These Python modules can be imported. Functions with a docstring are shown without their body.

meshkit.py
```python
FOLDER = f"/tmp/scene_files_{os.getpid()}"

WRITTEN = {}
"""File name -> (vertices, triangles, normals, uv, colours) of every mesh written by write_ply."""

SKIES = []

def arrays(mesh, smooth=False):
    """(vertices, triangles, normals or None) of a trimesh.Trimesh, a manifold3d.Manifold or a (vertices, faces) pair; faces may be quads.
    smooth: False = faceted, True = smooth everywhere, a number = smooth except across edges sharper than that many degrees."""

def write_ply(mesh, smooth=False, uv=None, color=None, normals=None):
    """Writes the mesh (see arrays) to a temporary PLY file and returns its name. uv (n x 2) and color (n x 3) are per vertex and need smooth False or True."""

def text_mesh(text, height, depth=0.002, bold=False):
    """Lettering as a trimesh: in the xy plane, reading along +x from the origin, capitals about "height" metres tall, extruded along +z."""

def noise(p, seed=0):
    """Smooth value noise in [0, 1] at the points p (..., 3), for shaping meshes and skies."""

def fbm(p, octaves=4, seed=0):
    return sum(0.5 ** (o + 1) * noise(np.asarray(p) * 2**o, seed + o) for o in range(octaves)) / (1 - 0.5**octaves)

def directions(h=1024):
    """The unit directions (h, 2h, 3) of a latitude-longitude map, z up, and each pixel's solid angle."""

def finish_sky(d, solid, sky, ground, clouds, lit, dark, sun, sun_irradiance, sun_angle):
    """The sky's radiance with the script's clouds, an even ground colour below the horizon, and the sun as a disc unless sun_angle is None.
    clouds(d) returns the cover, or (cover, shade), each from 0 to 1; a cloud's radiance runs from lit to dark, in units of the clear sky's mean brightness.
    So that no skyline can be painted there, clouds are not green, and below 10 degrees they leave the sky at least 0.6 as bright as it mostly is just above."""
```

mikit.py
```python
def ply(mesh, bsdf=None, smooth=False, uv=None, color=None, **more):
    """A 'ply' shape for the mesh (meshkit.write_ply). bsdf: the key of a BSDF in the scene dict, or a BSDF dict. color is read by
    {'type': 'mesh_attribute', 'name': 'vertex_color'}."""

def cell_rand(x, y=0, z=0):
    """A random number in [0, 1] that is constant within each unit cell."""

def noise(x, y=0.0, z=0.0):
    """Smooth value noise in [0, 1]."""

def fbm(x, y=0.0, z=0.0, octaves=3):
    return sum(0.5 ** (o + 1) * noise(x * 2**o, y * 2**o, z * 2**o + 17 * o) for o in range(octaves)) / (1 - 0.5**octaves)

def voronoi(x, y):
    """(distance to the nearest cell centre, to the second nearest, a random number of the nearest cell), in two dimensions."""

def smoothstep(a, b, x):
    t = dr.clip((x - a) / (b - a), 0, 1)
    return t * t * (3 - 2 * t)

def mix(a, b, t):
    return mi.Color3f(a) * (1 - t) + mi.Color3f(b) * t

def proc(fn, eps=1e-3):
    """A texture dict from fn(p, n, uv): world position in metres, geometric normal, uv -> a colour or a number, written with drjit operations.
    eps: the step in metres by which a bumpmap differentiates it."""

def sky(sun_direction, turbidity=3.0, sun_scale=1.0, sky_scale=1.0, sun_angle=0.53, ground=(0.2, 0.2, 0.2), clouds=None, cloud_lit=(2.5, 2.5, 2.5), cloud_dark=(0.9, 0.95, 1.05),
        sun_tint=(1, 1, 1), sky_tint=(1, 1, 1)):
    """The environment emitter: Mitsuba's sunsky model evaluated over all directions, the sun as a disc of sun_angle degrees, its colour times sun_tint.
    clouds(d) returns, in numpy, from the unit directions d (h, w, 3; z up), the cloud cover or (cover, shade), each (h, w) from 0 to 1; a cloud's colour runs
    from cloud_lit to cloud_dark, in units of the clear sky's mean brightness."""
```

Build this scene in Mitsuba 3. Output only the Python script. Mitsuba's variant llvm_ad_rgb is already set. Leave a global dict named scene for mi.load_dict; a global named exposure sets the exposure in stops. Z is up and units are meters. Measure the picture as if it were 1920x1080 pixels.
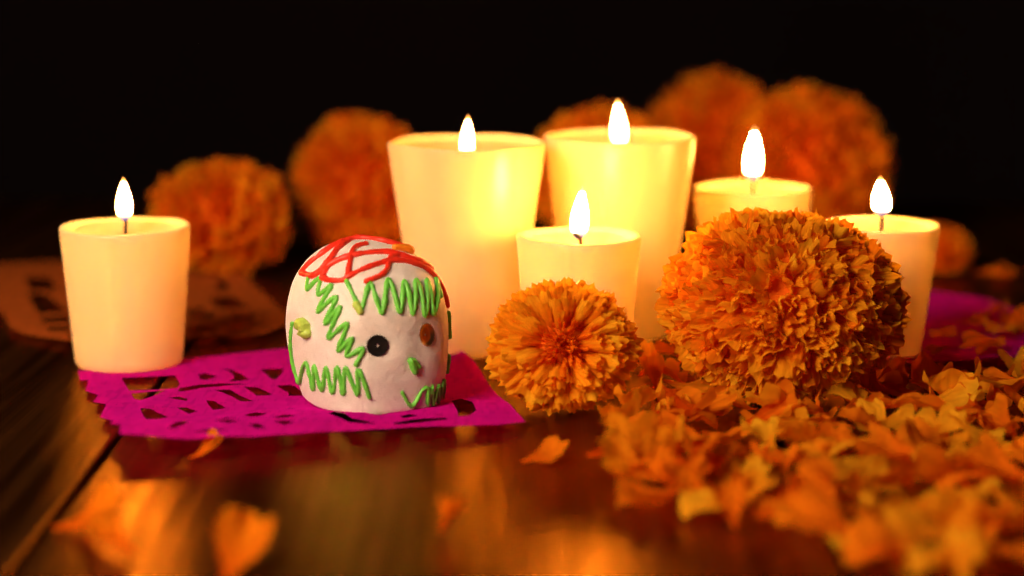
import math
import numpy as np, trimesh, shapely, shapely.geometry as sg, shapely.affinity as sa
import drjit as dr
import mitsuba as mi
import mikit, meshkit
from mikit import proc, noise, fbm, mix, smoothstep, cell_rand

# A low table at night: six candles, a sugar skull, marigolds, loose petals and cut paper.
T = mi.ScalarTransform4f
scene, labels = {'type': 'scene'}, {}

# ---------------------------------------------------------------- camera, lamps, exposure
PITCH = math.radians(10.1)
scene['camera'] = {'type': 'thinlens', 'fov': 28.0, 'fov_axis': 'x', 'aperture_radius': 0.0078, 'focus_distance': 0.643,
                   'near_clip': 0.01, 'far_clip': 20.0,
                   'to_world': T().look_at(origin=[0, 0, .15], target=[0, math.cos(PITCH), .15 - math.sin(PITCH)], up=[0, 0, 1])}
exposure = 3.0
FLAME = 21.0                                 # radiance of a flame's white body
FLAME_RGB = np.array([1.0, .40, .085])
# the one soft lamp of the place, above the viewer's left shoulder, outside the frame
scene['softbox'] = {'type': 'rectangle',
                    'to_world': T().look_at(origin=[-.33, .22, .34], target=[-.03, .64, .02], up=[0, 0, 1]) @ T().scale([.13, .13, 1]),
                    'bsdf': {'type': 'diffuse', 'reflectance': {'type': 'rgb', 'value': .5}},
                    'emitter': {'type': 'area', 'radiance': {'type': 'rgb', 'value': [2.9, 1.98, 1.32]}}}
labels['softbox'] = {'label': 'soft square white lamp standing in front of the table on the left', 'category': 'lamp'}


# ---------------------------------------------------------------- helpers
def key_for(base):
    if base not in scene and not any(k.startswith(base + '__') for k in scene):
        return base
    n = 1
    while f'{base}_{n:03d}' in scene or any(k.startswith(f'{base}_{n:03d}__') for k in scene):
        n += 1
    return f'{base}_{n:03d}'


COUNT = {}


def put(base, shape, label=None, category=None, group=None, kind=None):
    n = COUNT.get(base, 0)
    COUNT[base] = n + 1
    key = base if n == 0 else f'{base}_{n:03d}'
    scene[key] = shape
    tag(key, label, category, group, kind)
    return key


def tag(key, label=None, category=None, group=None, kind=None):
    d = {k: v for k, v in dict(label=label, category=category, group=group, kind=kind).items() if v}
    if d:
        labels[key] = d


def grid_mesh(P):
    """Mesh and uv of a grid of points (n, m, 3)."""
    n, m = P.shape[:2]
    i = np.arange(n * m).reshape(n, m)
    q = np.stack([i[:-1, :-1], i[1:, :-1], i[1:, 1:], i[:-1, 1:]], -1).reshape(-1, 4)
    f = np.vstack([q[:, [0, 1, 2]], q[:, [0, 2, 3]]])
    u, v = np.meshgrid(np.linspace(0, 1, n), np.linspace(0, 1, m), indexing='ij')
    return trimesh.Trimesh(P.reshape(-1, 3), f, process=False), np.stack([u.ravel(), v.ravel()], 1)


def spline(pts, step, closed=False):
    """Points along a Catmull-Rom curve through pts."""
    p = np.asarray(pts, float)
    if len(p) == 2:
        t = np.linspace(0, 1, 6)[:, None]
        return p[0] * (1 - t) + p[1] * t
    e = np.vstack([2 * p[0] - p[1], p, 2 * p[-1] - p[-2]])
    out = []
    for a, b, c, d in zip(e[:-3], e[1:-2], e[2:-1], e[3:]):
        n = max(2, int(np.linalg.norm(c - b) / step))
        t = np.linspace(0, 1, n, endpoint=False)[:, None]
        out.append(.5 * (2 * b + (c - a) * t + (2 * a - 5 * b + 4 * c - d) * t**2 + (3 * b - a - 3 * c + d) * t**3))
    return np.vstack(out + [p[-1:]])


def tube(path, radius, sides=10):
    path = np.asarray(path, float)
    r = np.broadcast_to(np.asarray(radius, float), (len(path),)).copy()
    d = np.gradient(path, axis=0)
    d /= np.linalg.norm(d, axis=1, keepdims=True) + 1e-12
    a = np.cross(d, [.3, .5, .81])
    a /= np.linalg.norm(a, axis=1, keepdims=True) + 1e-12
    b = np.cross(d, a)
    # round ends
    path = np.vstack([path[:1] - d[:1] * r[0] * .9, path[:1] - d[:1] * r[0] * .55, path, path[-1:] + d[-1:] * r[-1] * .55, path[-1:] + d[-1:] * r[-1] * .9])
    r = np.r_[r[0] * .2, r[0] * .8, r, r[-1] * .8, r[-1] * .2]
    a, b = np.vstack([a[:1], a[:1], a, a[-1:], a[-1:]]), np.vstack([b[:1], b[:1], b, b[-1:], b[-1:]])
    t = np.linspace(0, 2 * np.pi, sides, endpoint=False)
    v = (path[:, None] + r[:, None, None] * (np.cos(t)[None, :, None] * a[:, None] + np.sin(t)[None, :, None] * b[:, None])).reshape(-1, 3)
    n, f = len(path), []
    for i in range(n - 1):
        for j in range(sides):
            k = (j + 1) % sides
            f += [[i * sides + j, i * sides + k, (i + 1) * sides + k], [i * sides + j, (i + 1) * sides + k, (i + 1) * sides + j]]
    v = np.vstack([v, path[:1], path[-1:]])
    for j in range(sides):
        k = (j + 1) % sides
        f += [[n * sides, k, j], [n * sides + 1, (n - 1) * sides + j, (n - 1) * sides + k]]
    return trimesh.Trimesh(v, np.array(f), process=False)


def lathe(profile, n=64):
    """Surface of revolution from (r, z) pairs, both ends on the axis."""
    p = np.asarray(profile, float)
    t = np.linspace(0, 2 * np.pi, n, endpoint=False)
    ring = np.stack([p[1:-1, 0][:, None] * np.cos(t), p[1:-1, 0][:, None] * np.sin(t), np.repeat(p[1:-1, 1][:, None], n, 1)], -1)
    v = np.vstack([ring.reshape(-1, 3), [[0, 0, p[0, 1]], [0, 0, p[-1, 1]]]])
    m, f = len(p) - 2, []
    i, j = np.meshgrid(np.arange(m - 1), np.arange(n), indexing='ij')
    k = (j + 1) % n
    f = np.vstack([np.stack([i * n + j, i * n + k, (i + 1) * n + k], -1).reshape(-1, 3), np.stack([i * n + j, (i + 1) * n + k, (i + 1) * n + j], -1).reshape(-1, 3)])
    j = np.arange(n)
    k = (j + 1) % n
    f = np.vstack([f, np.stack([j * 0 + m * n, k, j], 1), np.stack([j * 0 + m * n + 1, (m - 1) * n + j, (m - 1) * n + k], 1)])
    return trimesh.Trimesh(v, f, process=False)


def rgb(*c):
    return {'type': 'rgb', 'value': list(c)}


# ---------------------------------------------------------------- materials
def wood(p, n, uv):
    plank = dr.floor((p.x + .117) / .196)
    x, y = p.x + 3.7 * cell_rand(plank, 5.), p.y + 2.3 * cell_rand(plank, 9.)
    warp = .006 * noise(x * 30, y * 5, 1.)
    ring = noise((x + warp) * 260, y * 5, 2.)
    fine = noise((x + warp) * 1500, y * 22, 3.)
    patch = fbm(x * 26, y * 6, 4.)
    c = mix([.012, .0038, .001], [.040, .0135, .003], smoothstep(.25, .75, ring * .6 + patch * .4))
    c = c * (.62 + .5 * fine)
    return c * (.7 + .5 * cell_rand(plank, 2.))


def wood_height(p, n, uv):
    warp = .006 * noise(p.x * 30, p.y * 5, 1.)
    return .6 * noise((p.x + warp) * 700, p.y * 14, 3.) + .4 * noise((p.x + warp) * 260, p.y * 5, 2.)


def wood_rough(p, n, uv):
    return .05 + .08 * noise(p.x * 420, p.y * 9, 7.) + .06 * fbm(p.x * 40, p.y * 30, 8.)


scene['mat_wood'] = {'type': 'bumpmap', 'arbitrary': proc(wood_height, 2e-4), 'scale': .00012,
                     'nested': {'type': 'blendbsdf', 'weight': .32,
                                'a': {'type': 'twosided', 'bsdf': {'type': 'diffuse', 'reflectance': proc(wood)}},
                                'b': {'type': 'twosided', 'bsdf': {'type': 'roughconductor', 'alpha': proc(wood_rough), 'specular_reflectance': rgb(1., .42, .07)}}}}
scene['mat_wood_edge'] = {'type': 'principled', 'base_color': rgb(.05, .022, .01), 'roughness': .6}
scene['mat_backdrop'] = {'type': 'diffuse', 'reflectance': rgb(.016, .011, .012)}
WAX = [.975, .84, .44]
scene['mat_wax'] = {'type': 'blendbsdf', 'weight': .05,
                    'a': {'type': 'principledthin', 'base_color': rgb(*WAX), 'roughness': .5, 'diff_trans': .60, 'eta': 1.45},
                    'b': {'type': 'twosided', 'bsdf': {'type': 'roughconductor', 'alpha': .13, 'specular_reflectance': rgb(1, 1, 1)}}}
scene['mat_wax_pool'] = {'type': 'blendbsdf', 'weight': .06,      # molten wax lets more light through
                         'a': {'type': 'principledthin', 'base_color': rgb(.97, .88, .64), 'roughness': .5, 'diff_trans': 1.6, 'eta': 1.45},
                         'b': {'type': 'twosided', 'bsdf': {'type': 'roughconductor', 'alpha': .06, 'specular_reflectance': rgb(1, 1, 1)}}}
scene['mat_wick'] = {'type': 'principled', 'base_color': rgb(.03, .02, .015), 'roughness': .9}
scene['mat_flame'] = {'type': 'diffuse', 'reflectance': rgb(0., 0., 0.)}


def petal_mat(name, base, tip, streak):
    def colour(p, n, uv):
        s = noise(uv.y * 22, uv.x * 2.5, streak * 1.0)
        g = fbm(p.x * 320, p.y * 320, p.z * 320)
        c = mix(base, tip, dr.clip(uv.x * .85 + .35 * (s - .5) + .25 * (g - .5), 0, 1))
        return c * (.78 + .3 * s)
    scene[name] = {'type': 'principledthin', 'base_color': proc(colour), 'roughness': .55, 'diff_trans': .95, 'eta': 1.35}


petal_mat('mat_petal_orange', [.94, .26, .008], [.98, .46, .016], 3)
petal_mat('mat_petal_red', [.87, .13, .005], [.96, .31, .010], 5)
petal_mat('mat_petal_yellow', [.95, .35, .010], [.99, .56, .024], 9)
scene['mat_core'] = {'type': 'diffuse', 'reflectance': rgb(.75, .14, .008)}
scene['mat_stem'] = {'type': 'principled', 'base_color': rgb(.05, .035, .02), 'roughness': .7}


def paper(name, col, trans=.75):
    def colour(p, n, uv):
        return mi.Color3f(col) * (.88 + .2 * fbm(p.x * 420, p.y * 420, p.z * 420) - .12 * smoothstep(.62, .8, noise(p.x * 900, p.y * 160, 4.)))
    scene[name] = {'type': 'principledthin', 'base_color': proc(colour), 'roughness': .7, 'diff_trans': trans, 'eta': 1.2}


paper('mat_paper_magenta', [.70, .006, .38])
paper('mat_paper_orange', [.40, .085, .014], .5)


def sugar(p, n, uv):
    g = noise(p.x * 2600, p.y * 2600, p.z * 2600)
    b = fbm(p.x * 180, p.y * 180, p.z * 180)
    return mix([.72, .66, .60], [.86, .82, .78], b) * (.90 + .14 * g)


def sugar_height(p, n, uv):
    return noise(p.x * 2400, p.y * 2400, p.z * 2400) + .8 * noise(p.x * 1100, p.y * 1100, p.z * 1100)


scene['mat_sugar'] = {'type': 'bumpmap', 'arbitrary': proc(sugar_height, 1.2e-4), 'scale': .00014,
                      'nested': {'type': 'principled', 'base_color': proc(sugar), 'roughness': .5, 'specular': .4}}


def icing(name, col):
    def colour(p, n, uv):
        return mi.Color3f(col) * (.85 + .3 * noise(p.x * 900, p.y * 900, p.z * 900))
    scene[name] = {'type': 'principled', 'base_color': proc(colour), 'roughness': .42, 'specular': .5}


icing('mat_icing_green', [.14, .60, .06])
icing('mat_icing_lime', [.42, .62, .09])
icing('mat_icing_red', [.80, .035, .015])
icing('mat_icing_orange', [.90, .26, .015])
scene['mat_sequin'] = {'type': 'twosided', 'bsdf': {'type': 'principled', 'base_color': rgb(.012, .011, .011), 'roughness': .16, 'specular': .7}}
scene['mat_sequin_foil'] = {'type': 'twosided', 'bsdf': {'type': 'principled', 'base_color': rgb(.35, .22, .13), 'roughness': .22, 'metallic': .9}}

# ---------------------------------------------------------------- table of planks, dark backdrop
rng = np.random.default_rng(3)
TABLE_Y0, TABLE_Y1, PW, GAP = -.05, 1.12, .196, .0022
for i in range(-4, 4):
    x0, x1 = -.117 + i * PW + GAP / 2, -.117 + (i + 1) * PW - GAP / 2
    r = .0012
    prof = [(x0, -.024), (x1, -.024), (x1, -r), (x1 - .3 * r, -.3 * r), (x1 - r, 0), (x0 + r, 0), (x0 + .3 * r, -.3 * r), (x0, -r)]
    m = trimesh.creation.extrude_polygon(sg.Polygon(prof), TABLE_Y1 - TABLE_Y0, engine='earcut')
    m.apply_transform(np.array([[1, 0, 0, 0], [0, 0, 1, TABLE_Y0], [0, 1, 0, -.0003 * (i % 2)], [0, 0, 0, 1]], float))
    m.invert()
    if m.volume < 0:
        m.invert()
    put('table__plank', mikit.ply(m, 'mat_wood'))
bat = trimesh.creation.box(extents=[8 * PW, TABLE_Y1 - TABLE_Y0 - .02, .02])
bat.apply_translation([-.117, (TABLE_Y0 + TABLE_Y1) / 2, -.0350])
put('table__underframe', mikit.ply(bat, 'mat_wood_edge'))
tag('table', 'dark stained wooden table of wide planks under the candles and skull', 'table')
t_ = np.linspace(0, 1, 24)
bx = np.linspace(-2.2, 2.2, 60)
X, S = np.meshgrid(bx, np.linspace(-.7, 1.8, 30), indexing='ij')
fold = .02 * np.sin(X * 17 + 2 * np.sin(X * 5)) + .01 * np.sin(X * 41)
bm, buv = grid_mesh(np.stack([X, 1.75 + fold, S], -1))
put('backdrop', mikit.ply(bm, 'mat_backdrop', smooth=True), kind='structure')

# ---------------------------------------------------------------- candles
def candle(x, y, h, rt, rb, depth, flame_h, flame_r, flame_z, lean, label, wick_pts, seed, pool=.8, power=1.0):
    """Tapered candle: wax skin with a hollowed top, wick, flame. flame_z is the height of the flame's foot over the rim."""
    COUNT['candle'] = COUNT.get('candle', 0) + 1
    n = COUNT['candle'] - 1
    key = 'candle' if n == 0 else f'candle_{n:03d}'
    tag(key, label, 'candle', 'lit candles on the table')
    e = .0022
    out = [(0, 0.0004), (rb - .003, .0004), (rb - .0012, .0008), (rb - .0003, .0022), (rb, .004)]
    for t in np.linspace(.1, .93, 12):
        out.append((rb + (rt - rb) * t, .004 + (h - .004) * t))
    out += [(rt - .0001, h - .0007), (rt - .0004, h - .0002), (rt - .0009, h)]
    for t in np.linspace(.06, 1, 14):
        r = (rt - .0009) * (1 - t)
        s = 1 - smooth01(pool - .35, pool + .12, r / rt)
        out.append((r if t < 1 else 0, h - depth * s))
    m = lathe(out, 72)
    v0 = m.vertices.copy()
    v = m.vertices
    wob = meshkit.fbm(np.c_[v[:, :2] * 38 + seed * 7, v[:, 2:] * 30], 3) - .5
    v[:, :2] *= 1 + .030 * wob[:, None]
    v[:, 2] += np.where(v[:, 2] > h * .8, .0011 * (meshkit.fbm(np.c_[v[:, :2] * 60 + seed, v[:, 2:] * 0], 2) - .5), 0)
    m.vertices = v + [x, y, 0]
    tri = v0[m.faces]
    up = np.cross(tri[:, 1] - tri[:, 0], tri[:, 2] - tri[:, 0])[:, 2]
    wet = (np.hypot(tri[..., 0], tri[..., 1]).max(1) < pool * rt) & (tri[..., 2].min(1) > h * .5) & (up > 0)
    for part, sel, mat in (('wax', ~wet, 'mat_wax'), ('melted_pool', wet, 'mat_wax_pool')):
        q = trimesh.Trimesh(m.vertices, m.faces[sel], process=False)
        q.remove_unreferenced_vertices()
        scene[key + '__' + part] = mikit.ply(q, mat, smooth=50)
    zf = h + flame_z
    w = np.asarray(wick_pts, float)
    scene[key + '__wick'] = mikit.ply(tube(spline(w + [x, y, h - depth - .001], .0006), .00062, 8), 'mat_wick', smooth=40)
    # flame: a teardrop, its bright body opaque, its blue foot clear gas
    t = np.linspace(0, 1, 26)
    rad = .93 * flame_r * (np.sin(np.pi * np.clip(t, 0, 1) ** .68)) ** .82 * (1 - .12 * t)
    z = zf + flame_h * t
    bend = lambda q: np.stack([lean[0] * q**1.6, lean[1] * q**1.6], -1)

    def shell(tt, rr):
        zz = zf + flame_h * tt
        s = lathe([(0, zz[0])] + list(zip(np.maximum(rr, 1e-5), zz)) + [(0, zz[-1])], 28)
        s.vertices[:, :2] += bend(np.clip((s.vertices[:, 2] - zf) / flame_h, 0, 1))
        s.vertices += [x, y, 0]
        return s
    for part, t0, t1, glow in (('__flame', .16, .90, power * FLAME * FLAME_RGB), ('__flame__tip', .90, .995, (.9, .30, .055)),
                               ('__flame__root', .09, .16, (.24, .15, .11)), ('__flame__foot', .02, .09, (.010, .013, .05))):
        tt = np.linspace(t0, t1, 26 if t1 - t0 > .5 else 6)
        weak = {} if part == '__flame' else {'sampling_weight': .02}
        scene[key + part] = mikit.ply(shell(tt, np.interp(tt, t, rad)), 'mat_flame', smooth=40, emitter={'type': 'area', 'radiance': rgb(*glow), **weak})
    return key


def smooth01(a, b, x):
    t = np.clip((np.asarray(x, float) - a) / (b - a), 0, 1)
    return t * t * (3 - 2 * t)


candle(-.1314, .690, .0488, .0220, .0183, .0034, .0150, .0031, .0012, (0, 0), 'small pale candle alone at the left, standing on the corner of the magenta paper',
       [(0, 0, 0), (.0002, 0, .003), (.0004, 0, .0075)], 1, power=1.1)
candle(-.0158, .715, .0747, .0275, .0182, .0095, .0152, .0027, -.0062, (.0005, 0), 'tall wide candle standing directly behind the sugar skull',
       [(0, 0, 0), (.0002, 0, .004), (.0006, 0, .0070)], 2, pool=.95, power=.68)
candle(.0390, .742, .0741, .0275, .0190, .0080, .0180, .0033, -.0050, (-.0009, 0), 'tall wide candle at the back, behind the small middle candle',
       [(0, 0, 0), (.0002, 0, .004), (.0005, 0, .006)], 3, pool=.95, power=.74)
candle(.0222, .675, .0478, .0209, .0172, .0044, .0180, .0034, -.0018, (.0012, 0), 'small candle in the middle, its leaning flame above a bent wick',
       [(.0006, 0, 0), (.0007, -.0012, .0028), (.0002, -.0030, .0048), (-.0014, -.0034, .0060)], 4, power=1.9)
candle(.0920, .780, .0504, .0226, .0190, .0030, .0205, .0036, .0022, (.0004, 0), 'small candle half hidden behind the top of the large marigold',
       [(0, 0, 0), (.0002, 0, .004), (.0002, 0, .008)], 5, power=2.0)
candle(.1271, .700, .0477, .0203, .0150, .0030, .0136, .0037, .0028, (-.0008, 0), 'small candle at the far right, beside the large marigold',
       [(0, 0, 0), (.0002, 0, .004), (.0002, 0, .008)], 6, power=2.1)

# ---------------------------------------------------------------- cut paper
def cut_sheet(outline, holes, mat, height, shift=0.0, rnd=.0006):
    """A thin sheet with rounded cut-outs, laid at the heights height(x, y)."""
    P = sg.Polygon(outline).buffer(0)
    H = shapely.union_all([sg.Polygon(h).buffer(0).buffer(rnd).buffer(-rnd * .9) for h in holes]) if holes else sg.Polygon()
    S = P.difference(H)
    if S.geom_type != 'Polygon':
        S = max(S.geoms, key=lambda g: g.area)
    S = S.segmentize(.0025)
    v, f = trimesh.creation.triangulate_polygon(S, engine='earcut')
    v, f = trimesh.remesh.subdivide_to_size(np.c_[v, np.zeros(len(v))], f, .005, max_iter=12)
    v, inv = np.unique(np.round(v, 7), axis=0, return_inverse=True)
    m = trimesh.Trimesh(v, inv.ravel()[f], process=False)
    n = trimesh.Trimesh(v, m.faces, process=False)
    v[:, 2] = height(v[:, 0], v[:, 1]) + shift
    return mikit.ply(trimesh.Trimesh(v, m.faces, process=False), mat, smooth=True)


def wave(x, y, f, seed):
    return meshkit.fbm(np.stack([x * f, y * f, x * 0 + seed], -1), 3) - .5


# outlines on the table, metres
SHEET = [(-0.1462, 0.6759), (-0.1424, 0.6612), (-0.1396, 0.6612), (-0.1372, 0.644), (-0.1318, 0.638), (-0.1313, 0.6269), (-0.1264, 0.6237), (-0.1251, 0.6065), (-0.1192, 0.5986), (-0.1168, 0.5803), (-0.1125, 0.5744), (-0.1102, 0.5612), (-0.0902, 0.5616), (-0.0669, 0.5692), (-0.0409, 0.5774), (-0.018, 0.5851), (0.004, 0.5954), (-0.0088, 0.6588), (-0.0252, 0.7319), (-0.0786, 0.7139), (-0.1143, 0.6957)]
HOLES = [[(-0.1294, 0.6646), (-0.1124, 0.669), (-0.1087, 0.6558), (-0.1085, 0.6498), (-0.1126, 0.6473), (-0.1233, 0.6456)], [(-0.1216, 0.6406), (-0.1116, 0.6456), (-0.1145, 0.6365), (-0.1172, 0.6309), (-0.1195, 0.6333)], [(-0.1047, 0.6699), (-0.1028, 0.6726), (-0.0981, 0.6672), (-0.1008, 0.6619), (-0.1029, 0.6628)], [(-0.0986, 0.6794), (-0.095, 0.6787), (-0.0909, 0.6717), (-0.0866, 0.6619), (-0.093, 0.6584), (-0.0919, 0.6646), (-0.0932, 0.6708), (-0.096, 0.6772)], [(-0.085, 0.679), (-0.0776, 0.68), (-0.077, 0.6726), (-0.0781, 0.6619), (-0.0794, 0.6628)], [(-0.0764, 0.6515), (-0.0721, 0.6524), (-0.0697, 0.6473), (-0.0682, 0.639), (-0.0712, 0.6374), (-0.0712, 0.644)], [(-0.1076, 0.649), (-0.1023, 0.6538), (-0.0953, 0.6551), (-0.086, 0.6545), (-0.0946, 0.6507), (-0.1008, 0.6487), (-0.1054, 0.6443), (-0.1072, 0.644)], [(-0.0957, 0.6448), (-0.0907, 0.644), (-0.0864, 0.6365), (-0.0814, 0.6298), (-0.085, 0.6289), (-0.0888, 0.6357)], [(-0.087, 0.6498), (-0.0827, 0.649), (-0.0767, 0.6398), (-0.0776, 0.6382), (-0.0814, 0.6382)], [(-0.1089, 0.6341), (-0.1059, 0.636), (-0.1025, 0.6317), (-0.1023, 0.6292), (-0.1052, 0.6312)], [(-0.1035, 0.619), (-0.1008, 0.62), (-0.097, 0.6163), (-0.0989, 0.6121)], [(-0.0962, 0.63), (-0.0935, 0.6291), (-0.0888, 0.6206), (-0.0923, 0.6184), (-0.0946, 0.6242)], [(-0.1146, 0.6172), (-0.1117, 0.6159), (-0.1041, 0.6052), (-0.1056, 0.6012), (-0.1081, 0.596), (-0.1118, 0.6069)], [(-0.0809, 0.6056), (-0.0785, 0.6118), (-0.0744, 0.608), (-0.0764, 0.5982), (-0.0785, 0.5981)], [(-0.0888, 0.5969), (-0.0858, 0.6007), (-0.0803, 0.5933), (-0.0836, 0.592)], [(-0.0868, 0.5832), (-0.0838, 0.5861), (-0.0796, 0.5841), (-0.0825, 0.5793)], [(-0.0763, 0.5783), (-0.0743, 0.5815), (-0.0713, 0.5772), (-0.0735, 0.5752)], [(-0.0718, 0.5947), (-0.0688, 0.6019), (-0.0647, 0.5984), (-0.0674, 0.5926)], [(-0.0699, 0.5845), (-0.0672, 0.5872), (-0.0636, 0.5845), (-0.066, 0.58)], [(-0.0982, 0.5702), (-0.0975, 0.582), (-0.0939, 0.5828), (-0.0946, 0.5765), (-0.0968, 0.5713)], [(-0.0914, 0.5693), (-0.0869, 0.5723), (-0.0815, 0.5716), (-0.0864, 0.5688)], [(-0.0761, 0.65), (-0.0706, 0.6509), (-0.0683, 0.6452), (-0.065, 0.6385), (-0.0709, 0.6376), (-0.0719, 0.6432)], [(-0.0599, 0.6221), (-0.0592, 0.6305), (-0.0537, 0.6304), (-0.0553, 0.6194), (-0.0581, 0.6181)], [(-0.0551, 0.601), (-0.0538, 0.6063), (-0.0505, 0.6012), (-0.0473, 0.5908), (-0.0399, 0.5857), (-0.0437, 0.5842), (-0.0476, 0.5846), (-0.0523, 0.5938)], [(-0.0494, 0.6128), (-0.0473, 0.6167), (-0.0438, 0.6141), (-0.0472, 0.6102)], [(-0.0447, 0.604), (-0.0413, 0.6079), (-0.0373, 0.6044), (-0.0408, 0.5998)], [(-0.0336, 0.5988), (-0.0313, 0.6024), (-0.0284, 0.5993), (-0.0318, 0.5957)], [(-0.0352, 0.5864), (-0.03, 0.5923), (-0.0199, 0.5966), (-0.0192, 0.5943), (-0.0267, 0.5883), (-0.0336, 0.5844)], [(-0.0187, 0.624), (-0.0159, 0.6275), (-0.0124, 0.6218), (-0.0109, 0.6075), (-0.0128, 0.6011), (-0.016, 0.5997), (-0.0166, 0.607)]]
ORANGE = [(-0.2389, 0.8906), (-0.2123, 0.798), (-0.1957, 0.7753), (-0.1867, 0.748), (-0.1798, 0.7358), (-0.1684, 0.7279), (-0.1573, 0.721), (-0.1442, 0.7191), (-0.1306, 0.721), (-0.1176, 0.7238), (-0.1126, 0.7274), (-0.1021, 0.7293), (-0.0958, 0.733), (-0.0903, 0.7341), (-0.0872, 0.7421), (-0.0842, 0.7509), (-0.0859, 0.7722), (-0.0966, 0.8081), (-0.1103, 0.8474), (-0.1239, 0.8906), (-0.1789, 0.8989)]
OHOLES = [[(-0.1224, 0.8363), (-0.1219, 0.8512), (-0.1156, 0.8291), (-0.12, 0.8238)], [(-0.1218, 0.8098), (-0.1122, 0.8133), (-0.103, 0.7898), (-0.1128, 0.7855)], [(-0.1266, 0.7849), (-0.1205, 0.793), (-0.1196, 0.7785), (-0.1248, 0.7769)], [(-0.1234, 0.7722), (-0.114, 0.7728), (-0.1133, 0.7635), (-0.1212, 0.7614)], [(-0.1086, 0.7728), (-0.0974, 0.7738), (-0.0985, 0.7635), (-0.1053, 0.7614)], [(-0.1197, 0.748), (-0.1094, 0.7445), (-0.1099, 0.7364), (-0.1164, 0.7378)], [(-0.1049, 0.7494), (-0.0963, 0.7554), (-0.0973, 0.7445), (-0.1032, 0.7416)], [(-0.1789, 0.7645), (-0.1699, 0.7722), (-0.1652, 0.7584), (-0.1751, 0.7554)], [(-0.1734, 0.748), (-0.1632, 0.7515), (-0.1588, 0.7416), (-0.1704, 0.7421)], [(-0.1957, 0.8167), (-0.1894, 0.8167), (-0.1712, 0.7785), (-0.1816, 0.7738)], [(-0.1623, 0.7335), (-0.1589, 0.7364), (-0.1536, 0.7274), (-0.1605, 0.7279)], [(-0.2059, 0.855), (-0.1946, 0.8512), (-0.1851, 0.8255), (-0.1965, 0.8255)], [(-0.1578, 0.748), (-0.1382, 0.748), (-0.1389, 0.7392), (-0.1538, 0.7392)], [(-0.1634, 0.7753), (-0.1436, 0.7785), (-0.1432, 0.766), (-0.1588, 0.7645)], [(-0.1384, 0.766), (-0.1289, 0.7691), (-0.1268, 0.7599), (-0.1351, 0.7569)]]
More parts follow.
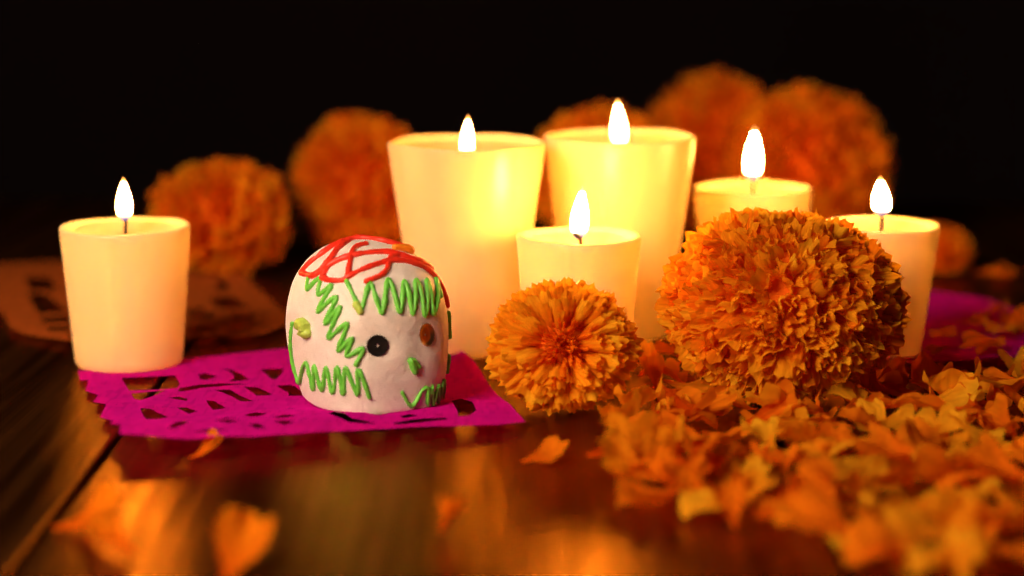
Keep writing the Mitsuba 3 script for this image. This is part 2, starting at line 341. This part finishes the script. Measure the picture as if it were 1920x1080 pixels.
RIGHT = [(0.1408, 0.7831), (0.171, 0.8175), (0.1863, 0.792), (0.2011, 0.7595), (0.1919, 0.6948), (0.1836, 0.6913), (0.1637, 0.6845), (0.1333, 0.6777), (0.1167, 0.6862)]
HEAP = [(0.0254, 0.5657), (0.0293, 0.6033), (0.0376, 0.6275), (0.051, 0.6862), (0.0674, 0.6862), (0.1015, 0.6575), (0.131, 0.6655), (0.1837, 0.6777), (0.1449, 0.4933), (0.1333, 0.4516), (0.0807, 0.4516), (0.0764, 0.4715), (0.0691, 0.4933), (0.0437, 0.491), (0.0329, 0.5097), (0.0255, 0.5121)]
# strokes of icing on the skull: degrees round from the face, degrees up
BROW = [(-88.0, 44.2), (-80.6, 36.2), (-67.2, 44.5), (-63.2, 33.1), (-50.8, 39.2), (-60.5, 22.4), (-44.8, 32.0), (-52.2, 15.4), (-41.0, 25.9), (-49.3, 6.4), (-36.1, 15.7), (-42.3, -1.6), (-32.9, 7.1), (-36.7, -4.2), (-26.1, 0.7), (-30.5, -9.1)] 
FOREHEAD = [(-39.2, 42.0), (-30.8, 29.3), (-27.6, 22.7), (-22.1, 38.3), (-19.8, 38.9), (-13.9, 21.9), (-6.3, 42.0), (-1.8, 21.9), (6.4, 40.4), (7.4, 19.8), (17.2, 39.9), (16.5, 17.4), (27.9, 38.6), (23.9, 17.6), (44.3, 37.9), (37.5, 26.8)] 
JAW = [(-98.9, 9.7), (-104.6, -7.3), (-108.9, -23.7), (-102.8, -35.1), (-76.6, -16.1), (-70.0, -32.9), (-64.5, -15.1), (-58.5, -30.3), (-52.3, -13.8), (-47.9, -28.5), (-43.1, -12.3), (-39.7, -27.7), (-37.3, -11.6), (-30.1, -26.6), (-29.5, -12.4), (-26.4, -17.4), (-22.6, -28.1)] 
MOUTH = [(-1.1, -29.8), (6.4, -37.6), (13.6, -29.9), (17.8, -29.2), (19.1, -38.1), (21.4, -28.5), (24.2, -38.4), (28.2, -29.1), (31.1, -38.8), (35.8, -27.9), (44.7, -40.3)]
NOSE1 = [(4.2, -8.6), (5.8, -12.0), (7.7, -15.9)] 
NOSE2 = [(6.5, -8.8), (8.5, -11.3), (10.4, -13.2)] 
DAB = [(-83.4, 10.8), (-78.1, 13.0), (-73.1, 11.4), (-73.8, 7.5), (-70.0, 7.3)] 
DRIP = [(-30.4, 27.0), (-29.3, 25.8), (-27.6, 22.7)] 
SIDE1 = [(51.5, 14.4), (50.8, 6.1), (50.5, -1.5)]
SIDE2 = [(49.2, -14.2), (48.0, -23.8)]
HAIR1 = [(-109.2, 44.0), (-99.7, 60.7), (-110.2, 73.8), (-167.0, 84.5), (48.6, 78.8), (57.9, 68.7), (66.3, 61.8)]
HAIR2 = [(-107.8, 43.6), (-78.0, 46.1), (-70.6, 57.4), (-80.0, 69.6), (-111.4, 75.8)] 
HAIR3 = [(-78.0, 46.1), (-68.8, 50.0), (-59.2, 56.4), (-33.6, 62.6), (8.7, 63.4), (30.6, 54.5), (57.3, 44.0)]
HAIR4 = [(-64.9, 49.2), (-65.0, 46.3), (-58.8, 43.3), (-47.5, 42.2), (-39.7, 43.8), (-39.7, 53.2), (-41.9, 62.7), (-42.3, 71.6), (-21.8, 76.6)] 
HAIR5 = [(-39.7, 43.8), (-23.4, 50.5), (3.4, 55.6), (24.9, 51.4), (42.8, 42.5), (48.3, 34.1), (52.1, 19.1)]
HAIR6 = [(-23.6, 41.0), (-11.6, 45.0), (-4.2, 50.1), (4.6, 58.3), (19.7, 59.8)] 
HAIR7 = [(-64.5, 44.1), (-65.6, 54.0), (-75.2, 67.4), (-101.9, 80.1)] 
BLOB = [(25.3, 66.8), (40.2, 63.9), (47.7, 60.8)] 

def sheet_z(x, y):
    """The magenta sheet lies on the table; its front edge is curled up, most at the left corner."""
    lift = (.0062 - .0041 * np.clip((x + .111) / .1, 0, 1.2)) * smooth01(.045, 0, y - .566 - .304 * (x + .111))
    fold = .0035 * np.exp(-((x + .014) / .006) ** 2) * smooth01(.64, .67, y)
    return .0012 + .0016 * (wave(x, y, 55, 1) + .5) * smooth01(.68, .62, y) + lift + fold


put('magenta_paper', cut_sheet(SHEET, HOLES, 'mat_paper_magenta', sheet_z), 'bright magenta cut paper with leaf shaped holes under the sugar skull', 'cut paper')
put('orange_paper', cut_sheet(ORANGE, OHOLES, 'mat_paper_orange', lambda x, y: .0006 + .003 * (wave(x, y, 26, 2) + .5), rnd=.0008),
    'dull orange cut paper with small holes, lying behind the left candle', 'cut paper')
put('magenta_paper', cut_sheet(RIGHT, [], 'mat_paper_magenta', lambda x, y: .0012 + .005 * (wave(x, y, 24, 6) + .5)),
    'dimly lit magenta paper under the petals at the right edge', 'cut paper')

# ---------------------------------------------------------------- sugar skull
SC, SA = np.array([-.0455, .630]), math.radians(28)
SF, SR = np.array([math.sin(SA), -math.cos(SA), 0]), np.array([math.cos(SA), math.sin(SA), 0])
SH, SZ = .0500, .021


def skull_inside(p):
    s, f, z = p @ SR, p @ SF, p[..., 2]
    k = (1 - np.minimum(np.clip((z - SZ) / (SH - SZ), 0, 1), .9999) ** 2.5) ** (1 / 2.2)
    lo = np.clip((SZ - z) / SZ, 0, 1)
    k = k * (1 - (.05 + .2 * np.clip(.5 - f / .05, 0, 1)) * lo**1.6)
    return (np.abs(s / (.0232 * k)) ** 2.5 + np.abs(f / (.0275 * k)) ** 2.5 < 1) & (z < SH) & (z > 0)


def direction(az, el):
    a, e = np.radians(az), np.radians(el)
    return np.cos(e)[..., None] * (np.cos(a)[..., None] * SF + np.sin(a)[..., None] * SR) + np.sin(e)[..., None] * np.array([0, 0, 1.])


def skull_r(d):
    a = np.zeros(d.shape[:-1])
    b, c = a + .06, np.array([0, 0, SZ])
    for _ in range(20):
        m = (a + b) / 2
        i = skull_inside(c + m[..., None] * d)
        a, b = np.where(i, m, a), np.where(i, b, m)
    # shallow sockets round the eyes, cheekbones, a nose ridge and a mouth line
    face = lambda az, el, w: np.exp(-(1 - d @ direction(np.array(az), np.array(el))) / (w * w))
    dent = .0011 * face(-17.2, 2.2, .14) + .0010 * face(16.7, 6., .14) - .0005 * face(-22., -16., .2) - .0005 * face(24., -14., .2) - .0006 * face(0., -4., .09)
    return a - dent


AZ, EL = np.meshgrid(np.linspace(0, 360, 241), np.linspace(-89.9, 89.9, 161), indexing='ij')
D = direction(AZ, EL)
R = skull_r(D)
for _ in range(3):                                                   # soften the moulded edges
    R[:, 1:-1] = (R[:, :-2] + 2 * R[:, 1:-1] + R[:, 2:]) / 4
    W = np.vstack([R[-2:-1], R[:-1], R[:1]])
    W = np.vstack([R[-2:-1], R, R[1:2]])
    R = (W[:-2] + 2 * W[1:-1] + W[2:]) / 4
P = R[..., None] * D + [SC[0], SC[1], SZ + .0058]
R2 = R + .0007 * (meshkit.fbm(P * 110, 4, seed=5) - .5)
P = R2[..., None] * D + [SC[0], SC[1], SZ]
SKULL_LIFT = .0030
P[..., 2] = np.maximum(P[..., 2], 0) + SKULL_LIFT
skm, _ = grid_mesh(P)
put('sugar_skull__body', mikit.ply(skm, 'mat_sugar', smooth=True))
tag('sugar_skull', 'small white sugar skull with green zigzag icing, red icing hair and sequin eyes', 'sugar skull')


def on_skull(az_el, out):
    az, el = np.asarray(az_el, float).T
    d = direction(az, el)
    return (skull_r(d) + out)[:, None] * d + [SC[0], SC[1], SZ + SKULL_LIFT]


def unwrap(pts):
    return [tuple(q) for q in pts]


def stroke(name, pts, mat, r, seed=0, fat=.55):
    az, el = np.asarray(pts, float).T
    d = direction(az, el)
    s = spline(d, .03)
    s /= np.linalg.norm(s, axis=1, keepdims=True)
    wob = meshkit.fbm(np.c_[s * 14, ] + seed * 3.1, 3) - .5
    rad = r * (1 + fat * 2 * wob)
    path = (skull_r(s) + r * .45)[:, None] * s + [SC[0], SC[1], SZ + SKULL_LIFT]
    put('sugar_skull__' + name, mikit.ply(tube(path, rad, 10), mat, smooth=60))


GREEN, RED = 'mat_icing_green', 'mat_icing_red'
stroke('zigzag', BROW, GREEN, .00074, 1)
stroke('zigzag', FOREHEAD, GREEN, .00074, 2)
stroke('zigzag', JAW, GREEN, .00070, 3)
stroke('zigzag', [(a, e + 2.5) for a, e in MOUTH], GREEN, .00066, 4)
stroke('nose', NOSE1, GREEN, .0011, 5)
stroke('nose', NOSE2, GREEN, .0009, 6)
stroke('dab', DAB, 'mat_icing_lime', .0019, 7)
stroke('dab', DRIP, 'mat_icing_lime', .0011, 8)
stroke('side_line', SIDE1, GREEN, .0008, 9)
stroke('side_line', SIDE2, GREEN, .0008, 10)
for i, p in enumerate((HAIR1, HAIR2, HAIR3, HAIR4, HAIR5, HAIR6, HAIR7)):
    stroke('hair_line', p, RED, .00090, 11 + i, .45)
stroke('hair_blob', BLOB, 'mat_icing_orange', .0013, 20)


def sequin(name, az, el, r, cup, mat, tilt, hole):
    c = on_skull([(az, el)], .0005)[0]
    d = direction(np.array(az), np.array(el))
    nrm = d + tilt[0] * SR + np.array([0, 0, tilt[1]])
    nrm /= np.linalg.norm(nrm)
    a = np.cross([0, 0, 1.], nrm)
    a /= np.linalg.norm(a)
    b = np.cross(nrm, a)
    rr = np.array([hole, r * .35, r * .6, r * .72, r * .86, r * .97, r, r * .97, r * .7, hole])
    zz = np.array([0, 0, .04, .25, .62, .86, .82, .72, 0.1, -.3]) * cup
    t = np.linspace(0, 2 * np.pi, 37)
    fac = 1 + 0 * t                                                       # round, faintly faceted rim
    Q = c + (rr[:, None] * np.cos(t) * fac)[..., None] * a + (rr[:, None] * np.sin(t) * fac)[..., None] * b + zz[:, None, None] * nrm
    m, _ = grid_mesh(Q)
    put('sugar_skull__' + name, mikit.ply(m, mat, smooth=30))


sequin('eye', -17.2, 2.2, .0033, .00035, 'mat_sequin', (0, 0), .00045)
sequin('eye', 16.7, 6.0, .0035, .0007, 'mat_sequin_foil', (.15, .05), .0003)

# ---------------------------------------------------------------- petals and marigolds
def floret(seed, length, width, tip, curl, cup, ruffle, nu=7, nv=7, lobes=2, crumple=0.0):
    """One petal along +x from the origin, its width along y, its face +z. tip: 0 rounded, 1 straight; curl bends it up; cup folds the sides up."""
    g = np.random.default_rng(seed)
    u, v = np.meshgrid(np.linspace(0, 1, nu), np.linspace(-1, 1, nv), indexing='ij')
    prof = .16 + .84 * smooth01(0, .78, u) ** 1.1
    prof = prof * (1 - .22 * smooth01(.82, 1, u) * (1 - tip))
    ph = g.uniform(0, 6.28, 4)
    notch = .10 * np.cos(v * np.pi * lobes + ph[0] * .3) * smooth01(.6, 1, u) * length
    round_ = -(v**2) * .28 * (1 - .55 * tip) * length * smooth01(.4, 1, u)
    x = u * length + notch * .6 + round_
    y = v * prof * width / 2 * (1 - .18 * abs(cup))
    z = cup * width * .5 * v**2 * prof + ruffle * width * smooth01(.35, 1, u) * (np.sin(v * 4.2 * g.uniform(.8, 1.3) + ph[1]) * .5 + .3 * np.sin(v * 8.5 + ph[2] + u * 3))
    z = z + curl * length * u**2
    z = z + .05 * width * np.sin(u * 5 + ph[3])
    P = np.stack([x, y, z], -1)
    if crumple:                                                       # dried and creased: folds in all three directions
        q = P * 4.5 + seed
        P = P + crumple * smooth01(.05, .5, u)[..., None] * (np.stack([meshkit.fbm(q, 2, seed=k) for k in range(3)], -1) - .5) * [1., 1., 2.2]
        P[..., 2] += crumple * .35 * np.abs(np.sin(v * 5.5 + ph[1])) * smooth01(.2, .9, u)
    return grid_mesh(P)


def frame(x_axis, z_hint):
    a = x_axis / np.linalg.norm(x_axis)
    c = z_hint - a * (z_hint @ a)
    c /= np.linalg.norm(c) + 1e-12
    return np.stack([a, np.cross(c, a), c], 1)


def placed(mesh, M, p):
    return mesh.vertices @ M.T + p


def variant_set(mat, specs):
    return [mikit.ply(m, mat, smooth=True, uv=uv) for m, uv in specs]


def to_world(M, p, s):
    A = np.eye(4)
    A[:3, :3], A[:3, 3] = M * s, p
    return T(A)


def core(c, r, name):
    m = trimesh.creation.icosphere(3, 1.0)
    m.vertices = m.vertices * r * (1 + .25 * (meshkit.fbm(m.vertices * 3, 3) - .5))[:, None] + c
    put(name, mikit.ply(m, 'mat_core', smooth=True))


def fib(n):
    i = np.arange(n) + .5
    z = 1 - 2 * i / n
    a = np.pi * (1 + 5**.5) * i
    s = np.sqrt(1 - z * z)
    return np.stack([s * np.cos(a), s * np.sin(a), z], 1)


def globe(name, c, rad, axis, n, specs, seed, label, parts=True, twist=1.0, inner=.42, keep=lambda d: True, size=(.85, 1.15), group=None, floor=.0008, mats=None, bend=.35):
    """A full marigold head: florets from the middle out to an uneven globe."""
    g = np.random.default_rng(seed)
    axis = np.asarray(axis, float) / np.linalg.norm(axis)
    rad = np.asarray(rad, float)
    COUNT['marigold'] = COUNT.get('marigold', 0) + 1
    k = COUNT['marigold'] - 1
    key = 'marigold' if k == 0 else f'marigold_{k:03d}'
    tag(key, label, 'marigold', group)
    core(np.asarray(c), rad * inner * 1.08, key + '__heart')
    ds = fib(n)
    items = []
    for d in ds:
        d = d + g.normal(0, .07, 3)
        d /= np.linalg.norm(d)
        if not keep(d):
            continue
        lump = 1 + .16 * (meshkit.fbm(d * 2.6 + seed, 2) - .5)
        base = np.asarray(c) + d * rad * inner * g.uniform(.8, 1.05)
        tip = np.asarray(c) + d * rad * lump * g.uniform(.92, 1.04)
        tip[2] = max(tip[2], floor)
        base[2] = max(base[2], floor)
        h = axis - d * (axis @ d)
        h = h / (np.linalg.norm(h) + 1e-6)
        rnd = g.normal(0, 1, 3)
        M = frame(tip - base, -h * bend + rnd * twist * .5)
        L = np.linalg.norm(tip - base)
        items.append((M, base, L, specs[g.integers(len(specs))] if not callable(specs) else specs(d, g)))
    return key, items


def as_parts(key, items, limit=300, eye=np.array([0, 0, .15])):
    near = sorted(range(len(items)), key=lambda i: np.linalg.norm(items[i][1] + items[i][0][:, 0] * items[i][2] - eye))
    for i in near[:limit]:
        M, base, L, (sh, *_ ) = items[i]
        put(key + '__petal', {**sh, 'to_world': to_world(M, base, L)})
    rest = {}
    for i in near[limit:]:
        M, base, L, (sh, m, uv, mat) = items[i]
        rest.setdefault(mat, []).append((m, uv, M * L, base))
    for mat, lst in rest.items():
        stuff_part(key + '__petals', mat, lst)


def stuff_part(key, mat, lst):
    v = np.vstack([m.vertices @ M.T + b for m, _, M, b in lst])
    k = np.cumsum([0] + [len(m.vertices) for m, *_ in lst])
    f = np.vstack([m.faces + o for (m, *_), o in zip(lst, k)])
    uv = np.vstack([u for _, u, *_ in lst])
    put(key, mikit.ply(trimesh.Trimesh(v, f, process=False), mat, smooth=True, uv=uv), kind='stuff')


def variants(mat, count, seed, **kw):
    g = np.random.default_rng(seed)
    out = []
    for i in range(count):
        a = {k: g.uniform(*v) if isinstance(v, tuple) else v for k, v in kw.items()}
        m, uv = floret(seed * 100 + i, 1.0, **a)
        out.append((mikit.ply(m, mat, smooth=True, uv=uv), m, uv, mat))
    return out


ruff = dict(width=(.38, .70), tip=(.6, 1.), curl=(-.1, .5), cup=(-.5, .6), ruffle=(.16, .32), nu=6, nv=8)
big_a = variants('mat_petal_orange', 9, 31, **ruff)
big_b = variants('mat_petal_yellow', 5, 32, **ruff)
big_c = variants('mat_petal_red', 5, 33, **ruff)
# the large marigold in front of the right candles
key, items = globe('marigold', (.0854, .640, .0305), (.0385, .0370, .0300), (-.1, -.8, .5), 1500, big_a + big_b + big_a + big_c, 7,
                   'largest marigold, a round ruffled orange bloom in front of the right candles', twist=1.5, inner=.70)
as_parts(key, items)
# the smaller marigold in front of the middle candle, its dark centre turned to the viewer
slim = dict(width=(.24, .44), tip=(.5, 1.), curl=(-.05, .45), cup=(-.2, .9), ruffle=(.06, .18), nu=7, nv=7)
f1a, f1b, f1c = variants('mat_petal_orange', 8, 41, **slim), variants('mat_petal_yellow', 4, 42, **slim), variants('mat_petal_red', 5, 43, **{**slim, 'width': (.10, .18), 'curl': (0, .12), 'cup': (.5, 1.1)})
AX = np.array([-.05, -.93, .25])
AX /= np.linalg.norm(AX)


def pick1(d, g):
    w = d @ AX
    s = f1c if w > .90 or g.random() < .05 else (f1b if g.random() < .3 else f1a)
    return s[g.integers(len(s))]


key, items = globe('marigold', (.0156, .622, .0210), (.0235, .0215, .0205), AX, 720, pick1, 9, 'smaller marigold with a dark centre, in front of the middle candle', twist=.8, inner=.46, bend=1.4)
g1 = np.random.default_rng(77)
for _ in range(90):                                                   # the tight middle
    d = AX + g1.normal(0, .17, 3)
    d /= np.linalg.norm(d)
    b = np.array([.0156, .622, .0210]) + d * np.array([.0235, .0215, .0205]) * .44
    items.append((frame(d + g1.normal(0, .12, 3), g1.normal(0, 1, 3)), b, g1.uniform(.0070, .0098), f1c[g1.integers(len(f1c))]))
items = [(M, b, L * (.82 if (M[:, 0] @ AX) > .92 else 1.0), s) for M, b, L, s in items]
as_parts(key, items)
# blooms standing behind the candles
far = dict(width=(.55, .9), tip=(.6, 1.), curl=(-.1, .25), cup=(-.4, .5), ruffle=(.14, .3), nu=5, nv=6)
bk = variants('mat_petal_orange', 3, 51, **far) + variants('mat_petal_red', 6, 52, **far)
for c, r, s, lab in (((-.1243, .870, .0262), (.0310, .030, .0250), 61, 'dim orange marigold just right of and behind the left candle'),
                     ((-.0686, .920, .0335), (.0310, .030, .0325), 62, 'dim orange marigold left of the tall candles, behind the skull'),
                     ((.0413, .930, .0350), (.0345, .032, .0340), 63, 'orange marigold showing only between and above the two tall candles'),
                     ((.1004, 1.00, .0390), (.0370, .036, .0400), 64, 'highest and most distant marigold, right of the tall back candle'),
                     ((.1391, .960, .0385), (.0395, .038, .0375), 65, 'large bright orange marigold behind the two right candles'),
                     ((.1835, .880, .0100), (.0165, .016, .0120), 66, 'small dim orange marigold low behind the far right candle')):
    key, items = globe('marigold', c, r, (0, -.5, .8), 330, bk, s, lab, twist=1.5, inner=.55)
    rest = {}
    for M, base, L, (sh, m, uv, mat) in items:
        rest.setdefault(mat, []).append((m, uv, M * L, base))
    for mat, lst in rest.items():
        stuff_part(key + '__petals', mat, lst)

# loose petals: a heap on the right, a few strays
loose = dict(width=(.60, 1.0), tip=(.4, 1.), curl=(-.25, .55), cup=(-.6, .9), ruffle=(.08, .22), crumple=(.03, .16), nu=11, nv=13)
lp = variants('mat_petal_orange', 5, 71, **loose) + variants('mat_petal_yellow', 3, 72, **loose) + variants('mat_petal_red', 13, 73, **loose)
heap = sg.Polygon(HEAP).union(sg.Polygon([(.036, .62), (.036, .655), (.046, .705), (.066, .715), (.075, .69), (.06, .66)])).buffer(.0001)
inner = heap.buffer(-.004)
g = np.random.default_rng(12)
BLOCK = [(.0854, .640, .026), (.0156, .622, .017), (.1271, .700, .019), (.0222, .675, .021), (.0390, .742, .023)]
spots = []
x0, y0, x1, y1 = heap.bounds
for k in range(9000):
    if len(spots) >= 195:
        break
    x, y = g.uniform(x0, x1), g.uniform(y0, y1)
    q = sg.Point(x, y)
    if not inner.contains(q) or any((x - a) ** 2 + (y - b) ** 2 < r * r for a, b, r in BLOCK) or x > .135 + (y - .46) * .33:
        continue
    edge = heap.exterior.distance(q)
    top = .010 * smooth01(0, .030, edge) * (.45 + .9 * meshkit.fbm(np.array([x * 45, y * 45, 0]), 2)) * (.75 if y > .6 else 1.)
    z = .0014 + top * min(1, k / 900) ** .7
    if any((x - a) ** 2 + (y - b) ** 2 + 2 * (z - c) ** 2 < .0061**2 for a, b, c in spots):
        continue
    spots.append((x, y, z))


def lay(x, y, z, size, yaw, pitch, roll, shape, label, group=None):
    cy, sy, cp, sp, cr, sr = math.cos(yaw), math.sin(yaw), math.cos(pitch), math.sin(pitch), math.cos(roll), math.sin(roll)
    M = np.array([[cy, -sy, 0], [sy, cy, 0], [0, 0, 1]]) @ np.array([[cp, 0, -sp], [0, 1, 0], [sp, 0, cp]]) @ np.array([[1, 0, 0], [0, cr, -sr], [0, sr, cr]])
    v = shape[1].vertices @ M.T * size
    mid = v.mean(0)
    p = np.array([x, y, z]) - mid
    low = v[:, 2].min() + p[2]
    if low < .0010:
        p[2] += .0010 - low
    put('marigold_petal', {**shape[0], 'to_world': to_world(M, p, size)}, label, 'petal', group)


HEAP_GROUPS = [('orange marigold petal crowded at the left tip of the big heap', 'petals at the left tip of the heap'),
               ('blurred orange marigold petal in the nearest front rows of the big heap', 'petals in the front of the heap'),
               ('orange marigold petal lying in the middle of the big heap', 'petals in the middle of the heap'),
               ('brightly lit petal lying between the smaller and the largest marigold', 'petals between the two near marigolds'),
               ('petal lying against the foot of the largest marigold', 'petals at the foot of the largest marigold'),
               ('shaded petal lying at the back right of the big heap', 'petals at the back right of the heap')]
for x, y, z in spots:
    if x < .060 and y > .60:
        lab = HEAP_GROUPS[3]
    elif x < .052:
        lab = HEAP_GROUPS[0]
    elif y < .525:
        lab = HEAP_GROUPS[1]
    elif (x - .0854) ** 2 + (y - .640) ** 2 < .044**2 and y < .64:
        lab = HEAP_GROUPS[4]
    elif y > .60:
        lab = HEAP_GROUPS[5]
    else:
        lab = HEAP_GROUPS[2]
    lay(x, y, z, g.uniform(.0110, .0215), g.uniform(0, 6.28), g.normal(.08, .30), g.normal(0, .36), lp[g.integers(len(lp))],
        *lab)
stray = variants('mat_petal_red', 6, 81, width=(.55, .85), tip=(.3, .8), curl=(.1, .4), cup=(.3, .7), ruffle=(.03, .08), crumple=(.02, .10), nu=10, nv=11)
STRAYS = [(-.0867, .5627, .0105, .3, .25, .2, 'small curled petal on the wood just in front of the magenta paper'),
          (.0087, .5587, .0130, .25, .2, .5, 'flat orange petal alone on the wood in front of the smaller marigold'),
          (-.0152, .4888, .0120, -.9, .75, -.3, 'orange petal standing up on the wood near the middle of the front edge'),
          (-.1057, .4933, .0190, .15, .2, .35, 'blurred wide orange petal beside the plank gap at the left front'),
          (-.0642, .4600, .0180, 1.4, .3, .3, 'blurred round orange petal cut by the bottom edge of the photo'),
          (-.0961, .4760, .0130, 2.6, .2, -.3, 'blurred orange petal below the wide petal at the left front')]
for i, (x, y, s, yaw, pi_, ro, lab) in enumerate(STRAYS):
    lay(x, y, .003, s, yaw, pi_, ro, stray[i], lab)
for i in range(18):                                                   # strays on the paper at the right
    x, y = g.uniform(.143, .205), g.uniform(.69, .765)
    if x > y * .25 + .02 or (x - .1271) ** 2 + (y - .70) ** 2 < .019**2:
        x = g.uniform(.150, .172)
    lay(x, y, .005 + .004 * g.random(), g.uniform(.008, .013), g.uniform(0, 6.28), g.normal(0, .25), g.normal(0, .3), lp[g.integers(len(lp))],
        'petal strewn on the dim magenta paper right of the far right candle', 'petals on the right magenta paper')
for i, (x, y) in enumerate([(.203, .868), (.211, .862), (.216, .875), (.224, .868)]):
    lay(x, y, .002, .012, 1.7 * i, .06, .08, lp[-1 - i], 'distant petal on the dark table at the right edge', 'distant petals at the right edge')
